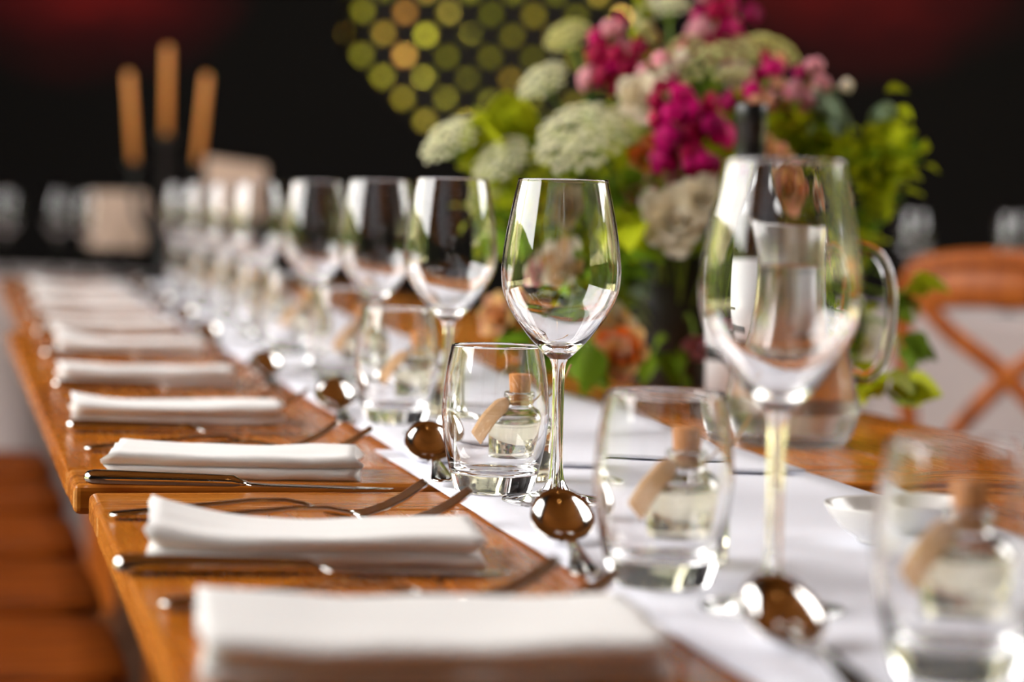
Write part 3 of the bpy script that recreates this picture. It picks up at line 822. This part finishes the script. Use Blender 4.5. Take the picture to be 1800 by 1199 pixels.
# roses -----------------------------------------------------
def petal_mesh():
    bm = bmesh.new(); n_ = 6; g = []
    for j in range(n_+1):
        v = j/n_; row = []
        for i in range(n_+1):
            w = (i/n_-0.5)*2
            wid = math.sin(math.pi*(0.12+0.80*v))**0.6
            a_ = w*0.85*wid
            x = math.sin(a_)*1.0; y = -math.cos(a_)*(0.55+0.45*v) - 0.22*max(0, v-0.7)/0.3
            z = v*1.15 - 0.12*w*w
            row.append(bm.verts.new((x, y, z)))
        g.append(row)
    for j in range(n_):
        for i in range(n_): bm.faces.new((g[j][i], g[j][i+1], g[j+1][i+1], g[j+1][i]))
    ex = bmesh.ops.extrude_face_region(bm, geom=list(bm.faces))
    for v in ex['geom']:
        if isinstance(v, bmesh.types.BMVert): v.co *= 0.965
    return to_mesh(bm, 'petal')
PT = {}
for k_ in ('cream', 'peach', 'apricot', 'pink', 'orange'):
    PT[k_] = petal_mesh(); PT[k_].materials.append(M[k_])
core = lathe('rose_core', [(0,-0.1),(0.30,0.0),(0.34,0.3),(0.22,0.6),(0.08,0.72),(0,0.7)], 14)
def rose(px, py, d, size_px, nrm, mat='cream', n_=16, mix=None):
    n_ += 7
    c = at(px, py, d); s = size_px/F_PX*d/2/1.35
    cm = core.copy()
    o = fchild('rose', cm, M[mat], c - Vector(nrm).normalized()*s*0.5, axis_rot(nrm), s)
    for i in range(n_):
        t_ = i/(n_-1)
        mesh_obj('petal', PT[(mix or [mat])[i % len(mix or [mat])]], None, o, (0, 0, -0.15*t_), (-0.12+0.62*t_, 0, i*2.4), (0.24+0.78*t_, 0.24+0.78*t_, 0.95+0.1*t_))
    fchild('stalk', stem_to(c - Vector(nrm).normalized()*s*0.4), M['stem'], fa.location)
for a_ in ((1185,372,2.56,125,(0.0,-1,0.35)), (1128,158,2.62,95,(-0.2,-0.9,0.5)), (1240,335,2.55,85,(0.3,-0.9,0.4)), (1090,610,2.50,95,(-0.2,-1,0.2),'peach',16,['peach','apricot','orange']),
           (1075,560,2.54,80,(-0.4,-0.9,0.3),'apricot',14,['apricot','cream']), (868,545,2.62,80,(-0.8,-0.7,0.2),'peach',14,['peach','apricot']), (1395,318,2.56,95,(0.2,-0.9,0.4),'apricot',16,['apricot','peach']),
           (1352,262,2.57,80,(0.2,-0.9,0.5),'peach',14,['peach','apricot']), (985,455,2.60,100,(-0.3,-0.9,0.3),'cream',16,['cream','apricot']), (1000,350,2.66,85,(-0.3,-0.9,0.5),'cream'),
           (1518,600,2.66,60,(0.6,-0.8,0.2)), (1475,330,2.62,55,(0.6,-0.7,0.3),'peach',12,['peach','cream']), (1128,330,2.62,60,(-0.2,-0.9,0.3),'pink',12), (1300,125,2.74,70,(0.2,-0.8,0.6),'cream'),
           (1225,600,2.60,46,(0.1,-1,0.1),'pink',10), (920,470,2.62,70,(-0.6,-0.8,0.3),'pink',12,['pink','cream']), (1140,262,2.60,70,(0,-0.9,0.4),'apricot',12,['apricot','orange']), (1480,430,2.7,70,(0.5,-0.8,0.2),'pink',12,['pink','peach'])):
    rose(*a_)

# leaves -----------------------------------------------------
def leaf_mesh(w=0.34, curl=0.25, seed=0):
    bm = bmesh.new(); n_ = 6; rows = []
    for i in range(n_+1):
        t_ = i/n_
        hw = w*math.sin(math.pi*min(1, t_**0.8*0.97+0.02))**0.8*0.5
        z = -curl*t_*t_
        rows.append([bm.verts.new((-hw, t_, z+hw*0.5)), bm.verts.new((0, t_, z)), bm.verts.new((hw, t_, z+hw*0.5))])
    for a_, b_ in zip(rows[:-1], rows[1:]):
        for k in range(2): bm.faces.new((a_[k], a_[k+1], b_[k+1], b_[k]))
    return to_mesh(bm, 'leaf_%d' % seed, recalc=False)
LF = {}
for k_, (w_, c_) in {'leaf_lime': (0.88, 0.15), 'leaf_mid': (0.62, 0.25), 'leaf_dark': (0.42, 0.35), 'leaf_grey': (0.7, 0.15)}.items():
    LF[k_] = leaf_mesh(w_, c_, len(LF)); LF[k_].materials.append(M[k_])
def leaf(p, d, s, mat, roll=None):
    p = Vector(p); d = Vector(d); low = min(p.z, p.z+d.normalized().z*s)
    if low < TOP+0.02: p.z += TOP+0.02-low
    q = Vector(d).normalized().to_track_quat('Y', 'Z') @ Euler((0, rnd.uniform(-1, 1) if roll is None else roll, 0)).to_quaternion()
    fchild('leaf', LF[mat], None, p, q.to_euler(), s)
n_leaf = 0
# placed sprigs: (px, py, depth, spread px, count, material, direction, size in m)
for (px, py, d, sp, cnt, mat, dr, s) in (
    (1555,235,2.70,40,16,'leaf_lime',(0.6,-0.3,0.4),0.025), (1585,272,2.68,30,13,'leaf_lime',(0.8,-0.4,0.1),0.025), (1530,285,2.70,50,24,'leaf_lime',(0.5,-0.5,0.3),0.025),
    (1460,245,2.74,50,18,'leaf_lime',(-0.2,-0.5,0.6),0.025), (1550,205,2.72,16,4,'leaf_grey',(0.3,-0.5,0.6),0.036), (1540,340,2.70,34,12,'leaf_lime',(0.7,-0.4,-0.1),0.025),
    (1590,690,2.40,20,5,'leaf_lime',(0.3,-0.5,-0.4),0.038), (1535,680,2.42,20,6,'leaf_lime',(-0.3,-0.6,-0.3),0.036), (1605,605,2.50,20,5,'leaf_mid',(0.7,-0.4,0.1),0.036), (1625,495,2.6,14,4,'leaf_lime',(0.8,-0.3,0.2),0.03),
    (1585,520,2.62,20,5,'leaf_mid',(0.7,-0.4,0.1),0.032),
    (865,235,2.62,26,10,'leaf_lime',(-0.1,-0.3,0.9),0.042), (905,215,2.66,18,7,'leaf_lime',(0.0,-0.3,1.0),0.046), (840,285,2.64,22,7,'leaf_lime',(-0.4,-0.5,0.3),0.034), (900,350,2.62,32,10,'leaf_lime',(-0.2,-0.8,-0.2),0.032),
    (890,400,2.64,26,9,'leaf_mid',(-0.6,-0.7,-0.2),0.036), (1090,330,2.6,26,8,'leaf_mid',(0.3,-0.8,0.2),0.04), (1120,395,2.58,30,10,'leaf_lime',(0.2,-0.9,0.1),0.036), (1110,460,2.58,28,9,'leaf_mid',(0.3,-0.8,0.0),0.036),
    (1130,490,2.58,24,6,'leaf_grey',(0.4,-0.8,0.0),0.034), (1240,250,2.66,30,9,'leaf_lime',(0.0,-0.7,0.5),0.036), (1275,200,2.7,30,9,'leaf_lime',(0.0,-0.6,0.7),0.036), (1270,290,2.64,20,6,'leaf_lime',(0.0,-0.8,0.2),0.034),
    (1440,170,2.72,24,6,'leaf_grey',(0.6,-0.4,0.0),0.036), (1465,195,2.70,14,4,'leaf_grey',(0.5,-0.4,-0.6),0.04), (1375,220,2.72,22,7,'leaf_lime',(0.2,-0.6,0.5),0.034), (1410,270,2.70,24,7,'leaf_mid',(0.3,-0.7,0.3),0.034),
    (1040,640,2.50,30,8,'leaf_mid',(-0.4,-0.7,-0.4),0.042), (1010,600,2.54,30,8,'leaf_mid',(-0.6,-0.6,-0.2),0.042), (950,610,2.58,34,8,'leaf_dark',(-0.7,-0.5,-0.2),0.044), (900,590,2.60,24,6,'leaf_mid',(-0.8,-0.5,-0.1),0.04),
    (1165,600,2.60,26,3,'leaf_mid',(0.0,-0.6,-0.6),0.04), (1190,650,2.58,22,3,'leaf_mid',(0.3,-0.5,-0.6),0.036), (1030,500,2.56,36,9,'leaf_mid',(0,-0.9,0),0.038),
    (1450,480,2.66,34,7,'leaf_mid',(0.4,-0.7,0),0.036), (1480,560,2.62,34,7,'leaf_dark',(0.5,-0.7,-0.2),0.04), (1440,380,2.68,36,8,'leaf_lime',(0.4,-0.7,0.1),0.034), (1500,385,2.70,26,7,'leaf_mid',(0.6,-0.6,0.1),0.032)):
    for i in range(cnt):
        p = at(px + rnd.gauss(0, sp*0.5), py + rnd.gauss(0, sp*0.5), d + rnd.uniform(-0.02, 0.03))
        dd = Vector(dr) + Vector((rnd.uniform(-0.6, 0.6), rnd.uniform(-0.5, 0.5), rnd.uniform(-0.6, 0.6)))
        leaf(p - dd.normalized()*s*0.5, dd, s*rnd.uniform(0.85, 1.35), mat); n_leaf += 1
# deep foliage filling the body of the arrangement
bm = bmesh.new(); bl = bmesh.new(); by = bmesh.new()
C0 = at(1215, 400, 2.84)
for i in range(2400):
    v = Vector((rnd.gauss(0, 1), rnd.gauss(0, 1), rnd.gauss(0, 1))).normalized() * rnd.uniform(0.45, 1.0)
    p = C0 + Vector((v.x*0.20, v.y*0.15, v.z*0.17))
    if p.z < TOP+0.055: continue
    # the dark vase stays uncovered low at the front
    if abs(p.x-FC.x) < 0.055 and p.z < TOP+0.165 and p.y < FC.y+0.05: continue
    ds = Vector(v) + Vector((rnd.uniform(-.7,.7), rnd.uniform(-.7,.7), rnd.uniform(-.7,.7))); ds.normalize()
    s = rnd.uniform(0.022, 0.042)
    sd = ds.cross(Vector((0.3, 0.2, 1))).normalized()*s*0.24; upn = sd.cross(ds).normalized()*s*0.12
    tgt = (bm, bl, by, by)[i % 4]
    a_ = tgt.verts.new(p - fa.location); b1 = tgt.verts.new(p+ds*s*0.45+sd+upn - fa.location); b2 = tgt.verts.new(p+ds*s*0.45-sd+upn - fa.location); c_ = tgt.verts.new(p+ds*s*0.45 - fa.location); e_ = tgt.verts.new(p+ds*s - upn - fa.location)
    tgt.faces.new((a_, b1, c_)); tgt.faces.new((a_, c_, b2)); tgt.faces.new((b1, e_, c_)); tgt.faces.new((c_, e_, b2))
def leaflet(tgt, p, ds, s):
    sd = ds.cross(Vector((0.3, 0.2, 1))).normalized()*s*0.33; upn = sd.cross(ds).normalized()*s*0.12
    a_, b1, b2, c_, e_ = [tgt.verts.new(q - fa.location) for q in (p, p+ds*s*0.45+sd+upn, p+ds*s*0.45-sd+upn, p+ds*s*0.45, p+ds*s-upn)]
    for f in ((a_, b1, c_), (a_, c_, b2), (b1, e_, c_), (c_, e_, b2)): tgt.faces.new(f)
for (px, py, d, sx, sy, cnt) in ((1530,285,2.70,60,42,70), (1460,245,2.74,45,30,40), (1590,265,2.68,20,26,30), (1540,345,2.70,26,26,34), (1375,215,2.70,45,40,40), (1275,240,2.66,40,60,50), (890,240,2.64,36,34,34), (880,350,2.64,42,60,60),
                                 (1100,420,2.60,40,70,60), (1500,430,2.70,36,50,44), (940,300,2.62,40,30,30), (1080,280,2.64,40,30,30), (1500,600,2.62,30,50,36), (1180,330,2.62,50,40,30)):
    for k in range(cnt):
        p = at(px+rnd.gauss(0, sx*0.6), py+rnd.gauss(0, sy*0.6), d+rnd.uniform(-0.03, 0.05))
        leaflet((by, by, bl)[k % 3], p, Vector((rnd.uniform(-1, 1), rnd.uniform(-1, 0.4), rnd.uniform(-0.5, 1))).normalized(), rnd.uniform(0.014, 0.026))
o = mesh_obj('foliage', to_mesh(bm, 'deep_foliage', recalc=False), M['leaf_dark'], fa); o['kind'] = 'stuff'
o = mesh_obj('foliage', to_mesh(bl, 'inner_foliage', recalc=False), M['leaf_mid'], fa); o['kind'] = 'stuff'
o = mesh_obj('foliage', to_mesh(by, 'lime_foliage', recalc=False), M['leaf_lime'], fa); o['kind'] = 'stuff'
# trailing stems by the jug
for pts in ([(1480,600,2.6),(1530,640,2.46),(1570,690,2.40),(1600,700,2.37)], [(1480,480,2.68),(1560,505,2.62),(1630,490,2.6)], [(1470,540,2.66),(1560,560,2.56),(1585,620,2.5)], [(1400,330,2.76),(1500,300,2.72),(1560,240,2.70)], [(1420,250,2.8),(1460,170,2.72),(1470,205,2.70)]):
    fchild('twig', tube_mesh('twig', [p - fa.location for p in spline([at(*q) for q in pts], 6)], 0.0022, 6), M['stem'], fa.location)

# ------------------------------------------------------------------ candelabra on the far end of the row
cb = at(288, 498, 5.6); cb.z = TOP + 0.0003
ca = empty('candelabra', cb)
tag(ca, 'black iron three-armed candelabra at the far end of the wooden tables', 'candelabra')
mesh_obj('base', lathe('candelabra_base', [(0,0),(0.07,0),(0.072,0.006),(0.05,0.016),(0.02,0.03),(0.013,0.06),(0.011,0.33),(0.022,0.335),(0.026,0.345),(0.016,0.346),(0,0.34)], 28), M['iron'], ca)
for s in (-1, 1):
    pth = spline([(0,0,0.14),(s*0.03,0,0.12),(s*0.066,0,0.16),(s*0.074,0,0.235),(s*0.0735,0,0.272)], 5)
    mesh_obj('arm', tube_mesh('candelabra_arm', pth, 0.007, 10), M['iron'], ca)
    mesh_obj('cup', lathe('candle_cup', [(0,0),(0.012,0.0),(0.02,0.008),(0.024,0.014),(0.016,0.015),(0,0.01)], 20), M['iron'], ca, (s*0.0735, 0, 0.268))
cm = lathe('candle', [(0,0),(0.0095,0),(0.0088,0.2),(0.007,0.209),(0.003,0.211),(0,0.210)], 20)
for i, (dx, dz, ry, lab) in enumerate(((-0.0735, 0.279, -0.075, 'orange taper candle on the arm nearer the round clothed table'), (0, 0.3405, 0.0, 'orange taper candle standing highest in the middle of the candelabra'), (0.0735, 0.279, 0.085, 'orange taper candle on the arm beside the wine glasses'))):
    o = mesh_obj('candle', cm, M['candle'], None, cb + Vector((dx, 0, dz)), (0, ry, 0))
    tag(o, lab, 'candle', 'candles in the candelabra')

# ------------------------------------------------------------------ chairs
def make_chair():
    """cross-back chair, origin on the floor under the seat centre, facing +x"""
    o = empty('crossback_chair', (0, 0, 0))
    bm = bmesh.new(); ol = []
    for i in range(28):
        a_ = 2*math.pi*i/28; c_, s_ = math.cos(a_), math.sin(a_)
        x = 0.205*abs(c_)**0.35*(1 if c_ > 0 else -1); y = (0.21+0.012*c_)*abs(s_)**0.35*(1 if s_ > 0 else -1)
        ol.append((x, y))
    lo = [bm.verts.new((x*0.97, y*0.97, 0.432)) for x, y in ol]; mi = [bm.verts.new((x, y, 0.444)) for x, y in ol]; hi = [bm.verts.new((x*0.96, y*0.96, 0.456)) for x, y in ol]; dp = [bm.verts.new((x*0.7, y*0.7, 0.450)) for x, y in ol]
    for a_, b_ in ((lo, mi), (mi, hi), (hi, dp)):
        for i in range(28): j = (i+1) % 28; bm.faces.new((a_[i], a_[j], b_[j], b_[i]))
    bm.faces.new(list(reversed(lo))); bm.faces.new(dp)
    mesh_obj('seat', to_mesh(bm, 'chair_seat'), M['seat'], o)
    for s in (-1, 1):
        mesh_obj('leg', tube_mesh('chair_front_leg', [(0.17, s*0.165, 0.435), (0.185, s*0.175, 0.0)], [0.017, 0.013], 12), M['chair'], o)
        mesh_obj('leg', tube_mesh('chair_rear_leg', [(-0.19, s*0.155, 0.45), (-0.215, s*0.165, 0.0)], [0.017, 0.013], 12), M['chair'], o)
    bow = spline([(-0.185,-0.165,0.44),(-0.215,-0.185,0.62),(-0.245,-0.19,0.78),(-0.262,-0.165,0.865),(-0.27,-0.09,0.888),(-0.272,0,0.892),(-0.27,0.09,0.888),(-0.262,0.165,0.865),(-0.245,0.19,0.78),(-0.215,0.185,0.62),(-0.185,0.165,0.44)], 5)
    mesh_obj('back_bow', tube_mesh('chair_bow', bow, 0.017, 12), M['chair'], o)
    mesh_obj('top_rail', tube_mesh('chair_rail', spline([(-0.262,-0.172,0.835),(-0.272,-0.08,0.842),(-0.276,0,0.844),(-0.272,0.08,0.842),(-0.262,0.172,0.835)], 4), [(0.009, 0.034)]*17, 12), M['chair'], o)
    for s in (-1, 1):
        p_ = spline([(-0.20,s*0.15,0.46),(-0.225,s*0.10,0.58),(-0.243,0,0.69),(-0.258,-s*0.10,0.765),(-0.264,-s*0.15,0.82)], 5)
        mesh_obj('cross_slat', tube_mesh('chair_cross', p_, [(0.016, 0.008)]*len(p_), 10, upv=(1, 0, 0)), M['chair'], o)
    mesh_obj('stretcher', tube_mesh('chair_stretcher', [(0.18,-0.172,0.2),(0.18,0.172,0.2)], 0.009, 10), M['chair'], o)
    mesh_obj('stretcher', tube_mesh('chair_stretcher_b', [(-0.2,-0.16,0.22),(-0.2,0.16,0.22)], 0.009, 10), M['chair'], o)
    return o
pc = make_chair()
CH = ['first', 'second', 'third', 'fourth', 'fifth', 'sixth']
for i, u in enumerate((2.30, 2.75, 3.22, 3.70, 4.18, 4.66)):
    p = P(u, -0.005); p.z = 0.0
    put(pc, p, A, 'wooden chair tucked under the napkin side of the table, %s from the near end' % CH[i], 'chair', 'chairs on the napkin side')
for i, (x_, y_, rz, lab) in enumerate(((0.965, 4.35, 62, 'turned to the far clothed table'),)):
    put(pc, Vector((x_, y_, 0)), math.radians(rz), 'orange wooden cross-back chair beyond the jug and flowers, ' + lab, 'chair', 'cross-back chairs beyond the flowers')

# ------------------------------------------------------------------ other tables in the room
def round_table(loc, r, label, seed):
    o = empty('round_table', (loc[0], loc[1], 0)); tag(o, label, 'table', 'round tables with white cloths')
    mesh_obj('table_top', lathe('round_top', [(0,0.70),(r-0.01,0.70),(r,0.71),(r,0.73),(0,0.735)], 48), M['chair'], o)
    mesh_obj('leg', lathe('round_leg', [(0,0),(0.3,0),(0.3,0.03),(0.06,0.08),(0.05,0.7),(0,0.7)], 24), M['chair'], o)
    bm = bmesh.new(); seg = 96; rings = []
    for (rr, z, w) in ((0.0,0.742,0),(0.5,0.742,0),(0.97,0.742,0),(1.0,0.736,0),(1.012,0.72,0.0),(1.02,0.6,0.02),(1.04,0.4,0.045),(1.06,0.2,0.06),(1.07,0.02,0.07)):
        if rr == 0: rings.append([bm.verts.new((0, 0, z))]); continue
        rings.append([bm.verts.new(((rr+w*math.sin(a_*11+seed)*0.9+w*0.5*math.sin(a_*5+seed))*r*math.cos(a_), (rr+w*math.sin(a_*11+seed)*0.9)*r*math.sin(a_), z)) for a_ in [2*math.pi*i/seg for i in range(seg)]])
    for a_, b_ in zip(rings[:-1], rings[1:]):
        for i in range(seg):
            j = (i+1) % seg
            if len(a_) == 1: bm.faces.new((a_[0], b_[i], b_[j]))
            else: bm.faces.new((a_[i], b_[i], b_[j], a_[j]))
    c = mesh_obj('tablecloth', to_mesh(bm, 'round_cloth'), M['table_cloth'], None, (loc[0], loc[1], 0.0))
    tag(c, 'white cloth draped over the ' + ('far round table behind the candelabra' if loc[0] < 0 else 'far round table behind the cross-back chairs'), 'tablecloth', 'round white tablecloths')
    return o
round_table((-1.62, 6.75), 0.62, 'round table under a white cloth behind the candelabra', 0.3)
round_table((1.55, 5.7), 0.72, 'round table under a white cloth behind the cross-back chairs', 1.7)
BT = 0.743
for i, (px, d, lab) in enumerate(((10,6.5,'standing apart from the cream cards'), (100,6.6,'beside the standing card'), (150,6.4,'close to the candelabra'))):
    p = at(px, 450, d); p.z = BT
    put(pw, p, 0.4*i, 'empty wine glass on the cloth behind the candelabra, ' + lab, 'wine glass', 'wine glasses on far round tables')
for i, (px, d, lab) in enumerate(((1606,5.5,'beside the trailing leaves'), (1776,5.6,'above the chair back rail'))):
    p = at(px, 450, d); p.z = BT
    put(pw, p, 0.4*i, 'empty wine glass on the cloth beyond the chairs, ' + lab, 'wine glass', 'wine glasses on far round tables')

def card(px0, px1, py0, d, base_z, label, rz, slope=0.0):
    a_ = at(px0, py0, d); b_ = at(px1, py0, d); w = b_.x-a_.x; top = a_.z
    o = empty('menu_card', ((a_.x+b_.x)/2, d, base_z), rz); tag(o, label, 'card', 'standing cards')
    h0 = top-base_z-w*1.02
    bm = bmesh.new(); bm_box(bm, -w/2, w/2, -0.002, 0.002, h0, top-base_z, 0.0006, 1)
    for v in bm.verts:
        if v.co.z > h0+0.02: v.co.z -= slope*(v.co.x+w/2)
    mesh_obj('card_sheet', to_mesh(bm, 'card_sheet', smooth=False), M['card'], o)
    mesh_obj('card_stand', lathe('card_stand', [(0,0),(0.04,0),(0.04,0.006),(0.006,0.012),(0.005,h0+0.01),(0,h0+0.01)], 20), M['iron'], o)
card(158, 256, 326, 6.55, BT, 'cream square card standing on the cloth behind the candelabra', 0.0)
card(362, 468, 266, 6.0, TOP+0.001-0.0, 'cream card with sloping top standing behind the far wine glasses', 0.05, 0.12)

# side table with a dark red cover for the second card
stp = at(405, 470, 6.05)
sd = empty('side_table', (stp.x, 6.05, 0)); tag(sd, 'narrow dark wooden side table past the end of the long tables', 'table')
mesh_obj('table_top', box_mesh('side_top', -0.28, 0.28, -0.09, 0.22, TOP-0.03, TOP, 0.004), M['dark_wood'], sd)
lg = box_mesh('side_leg', -0.02, 0.02, -0.02, 0.02, 0, TOP-0.03, 0.002)
for sx in (-0.24, 0.24):
    for sy in (-0.06, 0.18): mesh_obj('leg', lg, M['dark_wood'], sd, (sx, sy, 0))

# ------------------------------------------------------------------ pendant lamp over the near table
pl = empty('pendant_lamp', (0.35, 0.35, ZC-0.9)); tag(pl, 'warm glowing pendant bulb in a dark shade hanging above the near table', 'lamp')
mesh_obj('shade', lathe('pendant_shade', [(0.03,0.22),(0.05,0.2),(0.13,0.08),(0.15,0.0),(0.146,0.0),(0.126,0.078),(0.046,0.196),(0.028,0.216)], 32), M['iron'], pl)
mesh_obj('cord', tube_mesh('pendant_cord', [(0,0,0.2),(0,0,0.9)], 0.004, 8), M['iron'], pl)
m, n, l, b = new_mat('warm_bulb'); b.inputs['Emission Color'].default_value = (1.0, 0.45, 0.12, 1); b.inputs['Emission Strength'].default_value = 60; b.inputs['Base Color'].default_value = (0.9, 0.6, 0.3, 1)
mesh_obj('bulb', lathe('bulb', [(0,-0.01),(0.02,0.0),(0.03,0.025),(0.026,0.05),(0.014,0.08),(0.014,0.1),(0,0.1)], 20), m, pl)
